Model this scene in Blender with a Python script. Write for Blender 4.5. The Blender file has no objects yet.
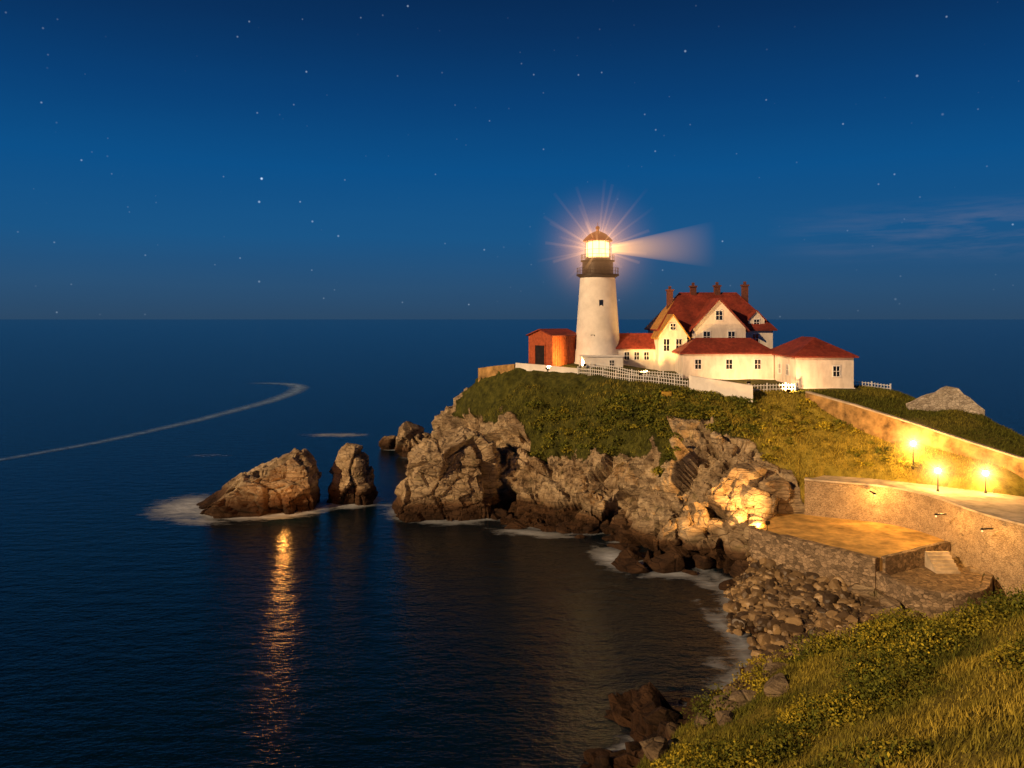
import bpy, bmesh, math, random
import numpy as np
from mathutils import Vector
random.seed(7); rng=np.random.default_rng(7)
S=bpy.context.scene
S.view_settings.view_transform='Standard'; S.view_settings.look='None'; S.view_settings.exposure=0

# ------------------------------------------------------------ noise helpers
def hsh(ix,iy,iz,s):
    h=(ix.astype(np.int64)*374761393+iy.astype(np.int64)*668265263+iz.astype(np.int64)*2147483647+s*1274126177)&0xffffffff
    h=((h^(h>>13))*1274126177)&0xffffffff
    h=((h^(h>>16))*2246822519)&0xffffffff
    h=h^(h>>15)
    return (h&0xffffff)/float(0xffffff)
def vnoise(P,s=0):
    I=np.floor(P); F=P-I; F=F*F*(3-2*F); I=I.astype(np.int64)
    r=0
    for a in (0,1):
        for b in (0,1):
            for c in (0,1):
                w=(F[:,0] if a else 1-F[:,0])*(F[:,1] if b else 1-F[:,1])*(F[:,2] if c else 1-F[:,2])
                r=r+w*hsh(I[:,0]+a,I[:,1]+b,I[:,2]+c,s)
    return r*2-1
def fbm(P,o=4,s=0):
    r=0;a=1;t=0
    for i in range(o):
        r=r+a*vnoise(P*(2**i)+i*13.7,s+i); t+=a; a*=.5
    return r/t
def voro(P,s=0,k=.8):
    """blocky cell noise: each cell a tilted plane"""
    I=np.floor(P).astype(np.int64); best=np.full(len(P),9.); val=np.zeros(len(P)); f2=np.full(len(P),9.)
    for a in (-1,0,1):
        for b in (-1,0,1):
            for c in (-1,0,1):
                x,y,z=I[:,0]+a,I[:,1]+b,I[:,2]+c
                dx=x+hsh(x,y,z,s)-P[:,0]; dy=y+hsh(x,y,z,s+1)-P[:,1]; dz=z+hsh(x,y,z,s+2)-P[:,2]
                d=np.sqrt(dx*dx+dy*dy+dz*dz)
                v=hsh(x,y,z,s+3)*2-1 + k*(dx*(hsh(x,y,z,s+4)*2-1)+dy*(hsh(x,y,z,s+5)*2-1)+dz*(hsh(x,y,z,s+6)*2-1))*2
                m=d<best
                f2=np.where(m,best,np.minimum(f2,d)); val=np.where(m,v,val); best=np.where(m,d,best)
    return val, f2-best
def sstep(a,b,x):
    t=np.clip((x-a)/(b-a),0,1); return t*t*(3-2*t)
def rotm(rx,rz):
    cx,sx,cz,sz=math.cos(rx),math.sin(rx),math.cos(rz),math.sin(rz)
    return np.array([[cz,-sz,0],[sz,cz,0],[0,0,1]])@np.array([[1,0,0],[0,cx,-sx],[0,sx,cx]])
STR=rotm(.35,.6)
def crag(P):
    """rock displacement in metres: big blocks cut by tilted bedding layers"""
    Q=P@STR
    a,e1=voro(Q/np.array([7.5,6.,6.5]),11,1.0)
    b,e2=voro(Q/np.array([3.2,2.6,2.2]),31,1.)
    c,e3=voro(Q/np.array([1.3,1.1,.7]),51,.8)
    t=Q[:,2]/1.05+fbm(P/7,2,91)*.8+a*.5; L_=np.floor(t).astype(np.int64); fr=t-L_
    zero=np.zeros_like(L_)
    l0=hsh(L_,zero,zero,71); l1=hsh(L_+1,zero,zero,71); lay=l0+(l1-l0)*sstep(.82,1.,fr)
    crack=-.9*(1-sstep(0,.07,e1))-.35*(1-sstep(0,.08,e2))
    return a*1.35+b*.5+c*.16+(lay-.5)*.95+crack+fbm(P/9,3,5)*.9
# ------------------------------------------------------------ materials
def nm(name):
    m=bpy.data.materials.new(name); m.use_nodes=True; nt=m.node_tree
    return m,nt,nt.nodes['Principled BSDF']
def N(nt,t,**k):
    n=nt.nodes.new(t)
    for a,b in k.items():
        if a in n.inputs: n.inputs[a].default_value=b
        else: setattr(n,a,b)
    return n
def L(nt,a,b): nt.links.new(a,b)
def ramp(nt,fac,stops,interp='LINEAR'):
    r=nt.nodes.new('ShaderNodeValToRGB'); r.color_ramp.interpolation=interp
    e=r.color_ramp.elements
    while len(e)>1: e.remove(e[-1])
    e[0].position=stops[0][0]; e[0].color=(*stops[0][1],1)
    for p,c in stops[1:]:
        q=e.new(p); q.color=(*c,1)
    L(nt,fac,r.inputs[0]); return r.outputs[0]
def mixc(nt,f,a,b,mode='MIX'):
    n=nt.nodes.new('ShaderNodeMix'); n.data_type='RGBA'; n.blend_type=mode
    for sck,v in ((n.inputs[0],f),(n.inputs[6],a),(n.inputs[7],b)):
        if hasattr(v,'links'): L(nt,v,sck)
        else: sck.default_value=(v if not isinstance(v,tuple) else (*v,1))
    return n.outputs[2]
def mth(nt,op,a,b=0.,clamp=False):
    n=nt.nodes.new('ShaderNodeMath'); n.operation=op; n.use_clamp=clamp
    for sck,v in ((n.inputs[0],a),(n.inputs[1],b)):
        if hasattr(v,'links'): L(nt,v,sck)
        else: sck.default_value=v
    return n.outputs[0]
def noise(nt,vec,scale,detail=5,rough=.6,dist=0):
    n=N(nt,'ShaderNodeTexNoise',Scale=scale,Detail=min(detail,5),Roughness=rough,Distortion=dist)
    L(nt,vec,n.inputs['Vector']); return n.outputs[0]
def bump(nt,b,h,strength=.5,dist=.1):
    n=N(nt,'ShaderNodeBump',Strength=strength,Distance=dist); L(nt,h,n.inputs['Height']); L(nt,n.outputs[0],b.inputs['Normal']); return n
def geo_pos(nt): return nt.nodes.new('ShaderNodeNewGeometry').outputs['Position']
def mapping(nt,vec,scale=(1,1,1),rot=(0,0,0)):
    n=nt.nodes.new('ShaderNodeMapping'); n.inputs['Scale'].default_value=scale; n.inputs['Rotation'].default_value=rot
    L(nt,vec,n.inputs[0]); return n.outputs[0]
def rock_color(nt,tint=1.0):
    p=geo_pos(nt)
    n1=noise(nt,p,.3,5,.65)
    T=tint*1.0
    c=ramp(nt,n1,[(.3,(.17*T,.115*T,.065*T)),(.45,(.36*T,.27*T,.165*T)),(.58,(.52*T,.41*T,.26*T)),(.8,(.66*T,.55*T,.38*T))])
    ms=mapping(nt,p,(.35,.35,3.0),(.35,.1,.6))
    n2=noise(nt,ms,.9,5,.7,.4)
    c=mixc(nt,.85,c,ramp(nt,n2,[(.33,(.2,.16,.13)),(.46,(.82,.79,.76)),(.7,(1.2,1.14,1.03))]),'MULTIPLY')
    v=N(nt,'ShaderNodeTexVoronoi',Scale=.6); v.feature='DISTANCE_TO_EDGE'; L(nt,mapping(nt,p,(.8,.8,1.7),(.35,.1,.6)),v.inputs['Vector'])
    c=mixc(nt,.7,c,ramp(nt,v.outputs[0],[(0,(.2,.17,.15)),(.03,(1,1,1))]),'MULTIPLY')
    # lichen / moss stains
    gm=ramp(nt,noise(nt,p,.55,5,.7),[(.56,(0,0,0)),(.67,(1,1,1))])
    c=mixc(nt,mth(nt,'MULTIPLY',gm,.45),c,(.13*T,.12*T,.04*T))
    # wet tidal band
    sp=nt.nodes.new('ShaderNodeSeparateXYZ'); L(nt,p,sp.inputs[0])
    zz=mth(nt,'ADD',sp.outputs[2],mth(nt,'MULTIPLY',n1,-2.4))
    wet=ramp(nt,mth(nt,'MULTIPLY',zz,.25),[(.0,(.12,.08,.06)),(.25,(.34,.25,.2)),(.5,(1,1,1))])
    c=mixc(nt,1.0,c,wet,'MULTIPLY')
    h=mth(nt,'ADD',n2,mth(nt,'MULTIPLY',noise(nt,p,2.5,5,.7),.5))
    h=mth(nt,'ADD',h,mth(nt,'MULTIPLY',mth(nt,'MINIMUM',v.outputs[0],.06),4.))
    return c,h
def mat_rock(name='rock_stone',tint=1.0):
    m,nt,b=nm(name); c,h=rock_color(nt,tint); L(nt,c,b.inputs['Base Color']); b.inputs['Roughness'].default_value=.85
    b.inputs['Specular IOR Level'].default_value=.25
    bump(nt,b,h,.85,.4); return m
def simple(name,col,rough=.7,var=.15,nsc=1.5,bmp=.1,metal=0,spec=.3):
    m,nt,b=nm(name); p=geo_pos(nt)
    n=noise(nt,p,nsc,5)
    c=ramp(nt,n,[(.3,tuple(x*(1-var*1.6) for x in col)),(.7,tuple(x*(1+var) for x in col))])
    L(nt,c,b.inputs['Base Color']); b.inputs['Roughness'].default_value=rough; b.inputs['Metallic'].default_value=metal
    b.inputs['Specular IOR Level'].default_value=spec
    bump(nt,b,noise(nt,p,nsc*6,4),bmp,.05); return m
def mat_emit(name,col,s):
    m,nt,b=nm(name); b.inputs['Base Color'].default_value=(*col,1); b.inputs['Emission Color'].default_value=(*col,1); b.inputs['Emission Strength'].default_value=s
    return m
def mat_clap(name,col):
    m,nt,b=nm(name); p=geo_pos(nt); sp=nt.nodes.new('ShaderNodeSeparateXYZ'); L(nt,p,sp.inputs[0])
    f=mth(nt,'FRACT',mth(nt,'MULTIPLY',sp.outputs[2],5.))
    n=noise(nt,mapping(nt,p,(1,1,.4)),1.2,5)
    c=ramp(nt,n,[(.3,tuple(x*.72 for x in col)),(.65,col)])
    c=mixc(nt,1.,c,ramp(nt,f,[(0,(.8,.8,.8)),(.15,(1,1,1))]),'MULTIPLY')
    L(nt,c,b.inputs['Base Color']); b.inputs['Roughness'].default_value=.6; bump(nt,b,f,.3,.03); return m
def mat_roof(name='red_shingle',A=((.12,.018,.01),(.25,.035,.018),(.34,.07,.03))):
    m,nt,b=nm(name); p=geo_pos(nt); sp=nt.nodes.new('ShaderNodeSeparateXYZ'); L(nt,p,sp.inputs[0])
    f=mth(nt,'FRACT',mth(nt,'MULTIPLY',sp.outputs[2],4.5))
    n=noise(nt,p,2.,5,.75)
    c=ramp(nt,n,[(.3,A[0]),(.5,A[1]),(.7,A[2])])
    c=mixc(nt,.7,c,ramp(nt,noise(nt,p,.35,4),[(.35,(.5,.5,.5)),(.65,(1.15,1.1,1.1))]),'MULTIPLY')
    c=mixc(nt,1.,c,ramp(nt,f,[(0,(.6,.6,.6)),(.25,(1,1,1))]),'MULTIPLY')
    L(nt,c,b.inputs['Base Color']); b.inputs['Roughness'].default_value=.65; bump(nt,b,f,.5,.05); return m
def mat_stonewall(name,c1,c2,sc=1.0):
    m,nt,b=nm(name); p=geo_pos(nt); mp=mapping(nt,p,(1,1,1.6))
    v=N(nt,'ShaderNodeTexVoronoi',Scale=1.25*sc); L(nt,mp,v.inputs['Vector'])
    e=N(nt,'ShaderNodeTexVoronoi',Scale=1.25*sc); e.feature='DISTANCE_TO_EDGE'; L(nt,mp,e.inputs['Vector'])
    bw=nt.nodes.new('ShaderNodeSeparateColor'); L(nt,v.outputs['Color'],bw.inputs[0])
    c=ramp(nt,bw.outputs[0],[(0,c1),(1,c2)])
    c=mixc(nt,.8,c,ramp(nt,noise(nt,p,.8,5,.7),[(.3,(.45,.42,.4)),(.65,(1.1,1.1,1.1))]),'MULTIPLY')
    c=mixc(nt,1.,c,ramp(nt,e.outputs[0],[(0,(.35,.33,.3)),(.07,(1,1,1))]),'MULTIPLY')
    L(nt,c,b.inputs['Base Color']); b.inputs['Roughness'].default_value=.9
    bump(nt,b,mth(nt,'ADD',mth(nt,'MINIMUM',e.outputs[0],.12),mth(nt,'MULTIPLY',noise(nt,p,5,4),.1)),.9,.3); return m

M_rock=mat_rock(); M_pale=mat_rock('pale_stone',1.35); M_drock=mat_rock('dark_shore_stone',.6)
M_white=mat_clap('white_clapboard',(.84,.75,.64)); M_plaster=simple('white_painted_masonry',(.82,.77,.7),.6,.1,.6,.15)
M_trim=simple('white_trim',(.8,.78,.75),.5,.05); M_roof=mat_roof(); M_roof_lit=mat_roof('golden_lit_shingle',((.3,.13,.02),(.6,.3,.05),(.75,.42,.09)))  # second shingle: golden light on the red roof painted into its colour
M_black=simple('black_iron',(.03,.022,.018),.45,.3,2,.05,.3); M_glass=simple('dark_window_glass',(.015,.018,.025),.08,.1,2,0,0,.8)
M_lit=mat_emit('lit_window',(1,.62,.25),1.6); M_flens=mat_emit('flood_lens_glow',(1,.72,.35),1.2)
M_redwall=simple('red_painted_boards',(.42,.09,.03),.7,.25,2,.3); M_brick=simple('chimney_brick',(.14,.05,.035),.85,.3,4,.4)
M_wallstone=mat_stonewall('grey_field_stone',(.15,.105,.06),(.46,.33,.2),1.7)
M_cobpave=mat_stonewall('cobbled_paving',(.16,.1,.05),(.4,.28,.15),2.2)
M_render=mat_stonewall('weathered_masonry',(.42,.3,.17),(.5,.37,.22),2.4)
M_conc=simple('pale_concrete',(.58,.47,.33),.85,.3,.5,.4); M_dirt=simple('ochre_gravel',(.62,.38,.11),.95,.35,.6,.6)
M_bank=simple('ochre_earth_bank',(.42,.25,.09),.95,.45,.8,.9)
M_lamp=mat_emit('lamp_glow',(1,.72,.35),40)

# ------------------------------------------------------------ mesh helpers
def mk(name,v,f,mat,parent=None,smooth=False):
    me=bpy.data.meshes.new(name); me.from_pydata([tuple(map(float,a)) for a in v],[],f); me.update()
    o=bpy.data.objects.new(name,me); S.collection.objects.link(o)
    if mat: me.materials.append(mat)
    if parent: o.parent=parent
    if smooth: me.polygons.foreach_set('use_smooth',[True]*len(me.polygons))
    return o
def mknp(name,V,F,mat,parent=None,smooth=False,attrs={}):
    me=bpy.data.meshes.new(name); V=np.asarray(V,dtype=np.float32); F=np.asarray(F,dtype=np.int32); k=F.shape[1]
    me.vertices.add(len(V)); me.vertices.foreach_set('co',V.ravel())
    me.loops.add(F.size); me.loops.foreach_set('vertex_index',F.ravel())
    me.polygons.add(len(F)); me.polygons.foreach_set('loop_start',np.arange(0,F.size,k,dtype=np.int32))
    me.update(calc_edges=True)
    sm=smooth if isinstance(smooth,np.ndarray) else np.full(len(F),smooth)
    me.polygons.foreach_set('use_smooth',sm)
    for n,a in attrs.items():
        at=me.attributes.new(n,'FLOAT','POINT'); at.data.foreach_set('value',np.asarray(a,dtype=np.float32))
    me.validate()
    o=bpy.data.objects.new(name,me); S.collection.objects.link(o); me.materials.append(mat)
    if parent: o.parent=parent
    return o
def empty(name,loc=(0,0,0),rz=0):
    e=bpy.data.objects.new(name,None); e.location=loc; e.rotation_euler=(0,0,rz); e.empty_display_size=.5; S.collection.objects.link(e); return e
def boxv(x0,x1,y0,y1,z0,z1):
    return [(x0,y0,z0),(x1,y0,z0),(x1,y1,z0),(x0,y1,z0),(x0,y0,z1),(x1,y0,z1),(x1,y1,z1),(x0,y1,z1)]
BF=[(0,3,2,1),(4,5,6,7),(0,1,5,4),(1,2,6,5),(2,3,7,6),(3,0,4,7)]
def box(name,x0,x1,y0,y1,z0,z1,mat,parent=None,bev=0):
    o=mk(name,boxv(x0,x1,y0,y1,z0,z1),BF,mat,parent)
    if bev:
        md=o.modifiers.new('b','BEVEL'); md.width=bev; md.segments=2
    return o
class Acc:
    def __init__(s): s.v=[]; s.f=[]
    def add(s,v,f):
        k=len(s.v); s.v+=v; s.f+=[tuple(i+k for i in q) for q in f]
    def box(s,*a): s.add(boxv(*a),BF)
    def beam(s,a,b,w,h):
        a=Vector(a);b=Vector(b);d=(b-a).normalized(); r=d.cross(Vector((0,0,1)))
        if r.length<1e-4: r=Vector((1,0,0))
        r=r.normalized()*w/2; u=r.cross(d).normalized()*h/2
        s.add([tuple(q) for q in (a-r-u,a+r-u,b+r-u,b-r-u,a-r+u,a+r+u,b+r+u,b-r+u)],BF)
def lathe(name,prof,n,mat,parent,smooth=True):
    v=[];f=[]
    for r,z in prof:
        for i in range(n):
            a=2*math.pi*i/n; v.append((r*math.cos(a),r*math.sin(a),z))
    for j in range(len(prof)-1):
        for i in range(n):
            f.append((j*n+i,j*n+(i+1)%n,(j+1)*n+(i+1)%n,(j+1)*n+i))
    o=mk(name,v,f,mat,parent,smooth)
    if smooth:
        md=o.modifiers.new('e','EDGE_SPLIT'); md.split_angle=math.radians(35)
    return o
def hip(name,x0,x1,y0,y1,z0,z1,mat,parent,ov=.5,inset=None,axis='x',th=.22):
    x0-=ov;x1+=ov;y0-=ov;y1+=ov
    if axis=='x':
        i=(y1-y0)/2 if inset is None else inset; ym=(y0+y1)/2
        R=[(x0+i,ym,z1),(x1-i,ym,z1)]
        top=[(4,5,9,8),(5,6,9),(6,7,8,9),(7,4,8)]
    else:
        i=(x1-x0)/2 if inset is None else inset; xm=(x0+x1)/2
        R=[(xm,y0+i,z1),(xm,y1-i,z1)]
        top=[(4,5,8),(5,6,9,8),(6,7,9),(7,4,8,9)]
    v=boxv(x0,x1,y0,y1,z0-th,z0)+R
    return mk(name,v,[(0,3,2,1)]+BF[2:]+top,mat,parent)
def gable_roof(name,x0,x1,y0,y1,z0,z1,mat,parent,axis='y',ov=.45,th=.25):
    """ridge along axis; solid slabs"""
    a=Acc()
    if axis=='y':
        xm=(x0+x1)/2; sl=(z1-z0)/(xm-x0)
        for sgn in (-1,1):
            xe=xm+sgn*((xm-x0)+ov); ze=z0-ov*sl
            v=[(xe,y0-ov,ze),(xm,y0-ov,z1),(xm,y1+ov,z1),(xe,y1+ov,ze)]
            a.add([(p[0],p[1],p[2]) for p in v]+[(p[0],p[1],p[2]+th) for p in v],BF)
    else:
        ym=(y0+y1)/2; sl=(z1-z0)/(ym-y0)
        for sgn in (-1,1):
            ye=ym+sgn*((ym-y0)+ov); ze=z0-ov*sl
            v=[(x0-ov,ye,ze),(x0-ov,ym,z1),(x1+ov,ym,z1),(x1+ov,ye,ze)]
            a.add(v+[(p[0],p[1],p[2]+th) for p in v],BF)
    return mk(name,a.v,a.f,mat,parent)
def gable_wall(name,x0,x1,y0,y1,z0,z1,zp,mat,parent,axis='y'):
    if axis=='y':
        xm=(x0+x1)/2; v=boxv(x0,x1,y0,y1,z0,z1)+[(xm,y0,zp),(xm,y1,zp)]
        f=[(0,3,2,1),(0,1,5,8,4),(1,2,6,5),(2,3,7,9,6),(3,0,4,7),(4,8,9,7),(8,5,6,9)]
    else:
        ym=(y0+y1)/2; v=boxv(x0,x1,y0,y1,z0,z1)+[(x0,ym,zp),(x1,ym,zp)]
        f=[(0,3,2,1),(0,1,5,4),(1,2,6,9,5),(2,3,7,6),(3,0,4,8,7),(4,5,9,8),(8,9,6,7)]
    return mk(name,v,f,mat,parent)
def window(par,x,y,z,w=1.,h=1.6,lit=False,face='-y',i=[0]):
    """window set on a wall; (x,y,z) centre on wall surface"""
    i[0]+=1
    a=Acc(); t=.12
    def B(acc,u0,u1,w0,w1,d0,d1):
        if face=='-y': acc.box(x+u0,x+u1,y-d1,y-d0,z+w0,z+w1)
        elif face=='-x': acc.box(x-d1,x-d0,y+u0,y+u1,z+w0,z+w1)
        else: acc.box(x+d0,x+d1,y+u0,y+u1,z+w0,z+w1)
    B(a,-w/2-t,-w/2,-h/2,h/2,.003,.09);B(a,w/2,w/2+t,-h/2,h/2,.003,.09)
    B(a,-w/2-t,w/2+t,h/2,h/2+t*1.2,.003,.11);B(a,-w/2-t*1.3,w/2+t*1.3,-h/2-t,-h/2,.003,.16)
    B(a,-.035,.035,-h/2,h/2,.03,.07);B(a,-w/2,-.035,-.035,.035,.03,.07);B(a,.035,w/2,-.035,.035,.03,.07)
    mk('window_frame_%d'%i[0],a.v,a.f,M_trim,par)
    g=Acc(); B(g,-w/2,w/2,-h/2,h/2,.002,.028); mk('window_pane_%d'%i[0],g.v,g.f,M_lit if lit else M_glass,par)

# ------------------------------------------------------------ TERRAIN
coast=np.array([(-8,198),(-20,184),(-19,172),(-18,160),(-13,141),(-5,130),(-2,124),(1,116),(10,112),(14,113),(15,104),(16,97),(22,98),(24.5,92),
 (22.5,83),(21.5,75),(20.5,70),(16.5,63.5),(10,58),(5,52.5),(-2,42),(-8,25),(-14,5),(-20,-25),(-20,-60),(150,-60),(140,20),(112,55),(98,90),(84,115),(70,137),(50,163),(30,183),(10,195)],float)
def densify(P,step,closed=False):
    out=[]; n=len(P)
    for i in range(n if closed else n-1):
        a=np.array(P[i],float); b=np.array(P[(i+1)%n],float); k=max(1,int(np.linalg.norm((b-a)[:2])/step))
        for j in range(k): out.append(a+(b-a)*j/k)
    if not closed: out.append(np.array(P[-1],float))
    return np.array(out)
def inside(P,poly):
    x,y=P[:,0],P[:,1]; r=np.zeros(len(P),bool); n=len(poly); j=n-1
    for i in range(n):
        xi,yi=poly[i][0],poly[i][1]; xj,yj=poly[j][0],poly[j][1]
        c=((yi>y)!=(yj>y))&(x<(xj-xi)*(y-yi)/((yj-yi) if yj!=yi else 1e-9)+xi); r^=c; j=i
    return r
def pdist(P,poly,closed=True):
    d=np.full(len(P),1e9); n=len(poly)
    for i in range(n if closed else n-1):
        a=np.array(poly[i][:2],float); b=np.array(poly[(i+1)%n][:2],float); ab=b-a
        t=np.clip(((P[:,:2]-a)@ab)/(ab@ab),0,1); q=a+t[:,None]*ab
        d=np.minimum(d,np.hypot(P[:,0]-q[:,0],P[:,1]-q[:,1]))
    return d
cd=densify(coast,4.5,True)
tan=np.roll(cd,-1,0)-np.roll(cd,1,0); tan/=np.linalg.norm(tan,axis=1)[:,None]
nrm=np.stack([-tan[:,1],tan[:,0]],1)
outp=cd+nrm*1.0
if inside(outp,coast).mean()>.5: nrm=-nrm
pts=[np.c_[cd,np.zeros(len(cd))]]
for off,z in ((6,-5.5),(22,-13)):
    q=cd+nrm*off; ok=(~inside(q,coast))&(pdist(q,coast)>off*.85); pts.append(np.c_[q[ok],np.full(ok.sum(),z)])
lines=[
 [(-6,146,19.8),(.5,140,21.2),(10.5,133,20.6),(19.8,124,19.7),(26.8,118,18.6),(33.9,113.5,17.6)],
]
ctrl=[(3,145,21.9),(8,140,22),(15,141,22),(20,138,22),(25,140,21),(20,130,20.6),(27,128,20.2),(35,128,20),(42,128,20),(42,118.5,19.5),(50,118,19.4),(35,120,19.6),(30,150,21),(45,145,20.5),
 (52,128,19.5),(10,150,21.5),(0,150,20.5),(-4,152,19),(0,165,17),(10,168,18.5),(25,165,18.5),(40,155,18.3),(55,135,18),(60,122,18),
 (-13,155,13.3),(-17,165,7),(-5.7,142,15.6),(-5.5,138,9.1),(-1,134,14),(1,136,18.5),(-1,129,7),(4.5,127.4,9.),(5,121,2.5),(13.4,120.6,10),(14.2,128,19.6),(12.9,116,5),
 (22.4,120.4,18.1),(21,112.6,11.3),(19.6,104.6,6),(17.5,100,2),(29,112,17.0),(27,107,12.5),(25,101,7.1),(24,97,2),(34.8,110,16.1),(33.2,105,11.5),(30.7,99,7.6),(29,96,4.7),
 (44,114,18.5),(41.6,108,15),(38.9,102,10.6),(50.4,104,14),(47,99.5,10.8),(30,93,4),(35,90,4.5),(45,94,5),(37,83,2.5),(42,85,3.4),
 (50,90,9),(55,90,9.3),(57,85,9),(60,90,9.2),(65,80,9.5),(60,70,9),(46,84,2.6),(47.5,78,2.2),(51,80,8),(50,70,6),
 (31.7,88,2.6),(32,80,2.1),(26,73,.9),(30,72,1.5),(35,76,1.8),(41.8,81,3.0),(42.7,75,2.),(24,67,.9),
 (42.4,113.5,19.2),(51,103.8,16.3),(59,95,13.5),(56,120,19.4),(63,108,17.3),(65.3,102,14.4),(58,110,17.6),(70,90,13),(80,80,13),(90,50,14),(75,60,13),
 (24.6,55,8.4),(32,50,12.2),(28.5,52,10.4),(19.8,55,6.),(15.7,55,3.8),(7.5,51,1.9),(20,62,2),(28,62,3.),(36,60,4.6),(45,58,7.5),(34,68,2),(42,68,3.),
 (14,22,17.6),(13.6,28,14.3),(20.4,42,10.5),(21,33,14.7),(13,36,9.8),(9.9,42,6.4),(16.9,46,7.5),(7.9,46,4.2),(35,42,16),(50,40,17),(30,20,19),(10,10,15),(0,10,9),(0,28,5),(5,25,9),(-8,0,7),(-10,-20,8),(20,-20,17),(60,0,18),(100,20,12)]
for l in lines: pts.append(densify(l,3.))
pts.append(np.array(ctrl,float))
C=np.vstack(pts)
n=len(C); D=np.hypot(C[:,None,0]-C[None,:,0],C[:,None,1]-C[None,:,1])
A=np.zeros((n+3,n+3)); A[:n,:n]=D; A[:n,:n]-=np.eye(n)*.15; A[:n,n]=1;A[:n,n+1:]=C[:,:2]; A[n,:n]=1; A[n+1:,:n]=C[:,:2].T
sol=np.linalg.solve(A,np.r_[C[:,2],0,0,0])
def hraw(P):
    out=np.empty(len(P))
    for i in range(0,len(P),20000):
        Q=P[i:i+20000]; d=np.hypot(Q[:,0:1]-C[None,:,0],Q[:,1:2]-C[None,:,1]); out[i:i+20000]=d@sol[:n]+sol[n]+Q[:,:2]@sol[n+1:]
    return out
PLAT=[(28,92),(37,80.5),(47,86.5),(48.5,93),(42,99),(33,99.5)]
PLAT2=[(37.15,80.3),(38.2,75.6),(41,74.4),(44.6,76.2),(47.6,81),(47.15,86.2)]
ROAD_F=[(36.5,99.5),(40,97.6),(43.5,96.2),(45.9,94),(47.4,91),(48.1,87.5),(48.3,84),(48.6,81),(49.9,77.7),(51.5,70),(53,60),(54,48)]
ROAD_B=[(62,48),(64,66),(63,78),(60,86),(57.5,90),(54,93.4),(50,97),(45,100.4),(40,102.4)]
ROAD=ROAD_F+ROAD_B
HILLW=[(41.5,113.2,19.6),(46,107.5,18.3),(51,102,16.6),(55,97.3,15.1),(59,93,13.7),(64,87.5,13.2),(69,78,13),(71,60,13)]
def hclamp(P,h):
    h=np.where(inside(P,PLAT)|(pdist(P,PLAT)<.35),np.minimum(h,5.4),h)
    h=np.where(inside(P,PLAT2),np.minimum(h,3.6),h)
    h=np.where(inside(P,ROAD),np.minimum(h,9.6),h)
    return h
xs=np.r_[np.arange(-32,-20,.42),np.arange(-20,45,.3),np.arange(45,72,.42),np.arange(72,165,1.6)]
ys=np.r_[np.arange(-70,12,2.),np.arange(12,92,.42),np.arange(92,140,.28),np.arange(140,160,.42),np.arange(160,215,1.)]
GX,GY=np.meshgrid(xs,ys); nx,ny=len(xs),len(ys)
P2=np.c_[GX.ravel(),GY.ravel()]
H0=hclamp(P2,hraw(P2))
Hg=H0.reshape(ny,nx); gy,gx=np.gradient(Hg,ys,xs)
slope=np.hypot(gx,gy).ravel()
Nn=np.c_[-gx.ravel(),-gy.ravel(),np.ones(nx*ny)]; 
P3=np.c_[P2,H0]
x,y,z=P3.T
nz=fbm(P3/6,3,77)
zl=np.full(len(x),9.6)
zl=np.where(x<3,14.5-4.5*sstep(0,3,x),zl); zl=np.where((x>23)&(y>92),13.,zl); zl=np.where((x>36)&(y>92),7.,zl)
zl=np.where((x>38)&(y<92)&(y>64),3.2,zl); zl=np.where(y<66,3.4,zl); zl=np.where((x<=38)&(y<92)&(y>=66),12.,zl); zl=np.where(y>155,15.,zl)
rock=sstep(-1.,1.,(zl-z)+nz*6)
st=np.maximum(sstep(.5,1.1,slope),sstep(2.,-1.,z))
amp=rock*(.25+.75*st)*np.where(z<-2,.5,1)+(1-rock)*.25*sstep(.3,1,slope)
flatzone=(inside(P2,ROAD)|inside(P2,PLAT)|inside(P2,PLAT2)|(pdist(P2,PLAT)<.8)|(pdist(P2,ROAD)<.8)|(pdist(P2,HILLW,False)<1.))
amp=np.where(flatzone,0,amp)
beach=((x<47)&(x>20)&(y<91)&(y>64)); amp=np.where(beach,amp*.25,amp)
cg=crag(P3)
Nu=Nn/np.linalg.norm(Nn,axis=1)[:,None]
V=P3+Nu*(cg*amp*1.1)[:,None]
V[:,2]+=(1-rock)*(fbm(P3/3,3,3)*.45+fbm(P3/.9,2,9)*.1)*np.where(flatzone|((y>115)&(slope<.4)),.15,1)
TV=V.reshape(ny,nx,3); TR=rock.reshape(ny,nx)
dry=np.clip(sstep(29,37,x)*sstep(88,96,y)*sstep(122,112,y)+.75*sstep(66,58,y)*(.5+.8*fbm(P3/5,3,21)),0,1)  # dry grass mask; its pale ochre also stands in for golden light
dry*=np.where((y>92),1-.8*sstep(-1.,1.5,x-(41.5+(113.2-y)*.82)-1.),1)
idx=np.arange(nx*ny).reshape(ny,nx)
F=np.c_[idx[:-1,:-1].ravel(),idx[:-1,1:].ravel(),idx[1:,1:].ravel(),idx[1:,:-1].ravel()]
m,nt,b=nm('headland_ground'); p=geo_pos(nt)
rc,rh=rock_color(nt)
ar=N(nt,'ShaderNodeAttribute'); ar.attribute_name='rock'; ad=N(nt,'ShaderNodeAttribute'); ad.attribute_name='dry'
n9=noise(nt,p,.9,5,.7)
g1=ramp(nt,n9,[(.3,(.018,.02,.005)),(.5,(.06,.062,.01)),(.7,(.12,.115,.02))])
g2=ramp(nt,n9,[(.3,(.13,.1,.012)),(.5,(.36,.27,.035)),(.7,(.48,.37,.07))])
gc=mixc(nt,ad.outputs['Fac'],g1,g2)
fr=ramp(nt,mth(nt,'ADD',ar.outputs['Fac'],mth(nt,'MULTIPLY',mth(nt,'SUBTRACT',n9,.5),1.4)),[(.44,(0,0,0)),(.56,(1,1,1))])
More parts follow.
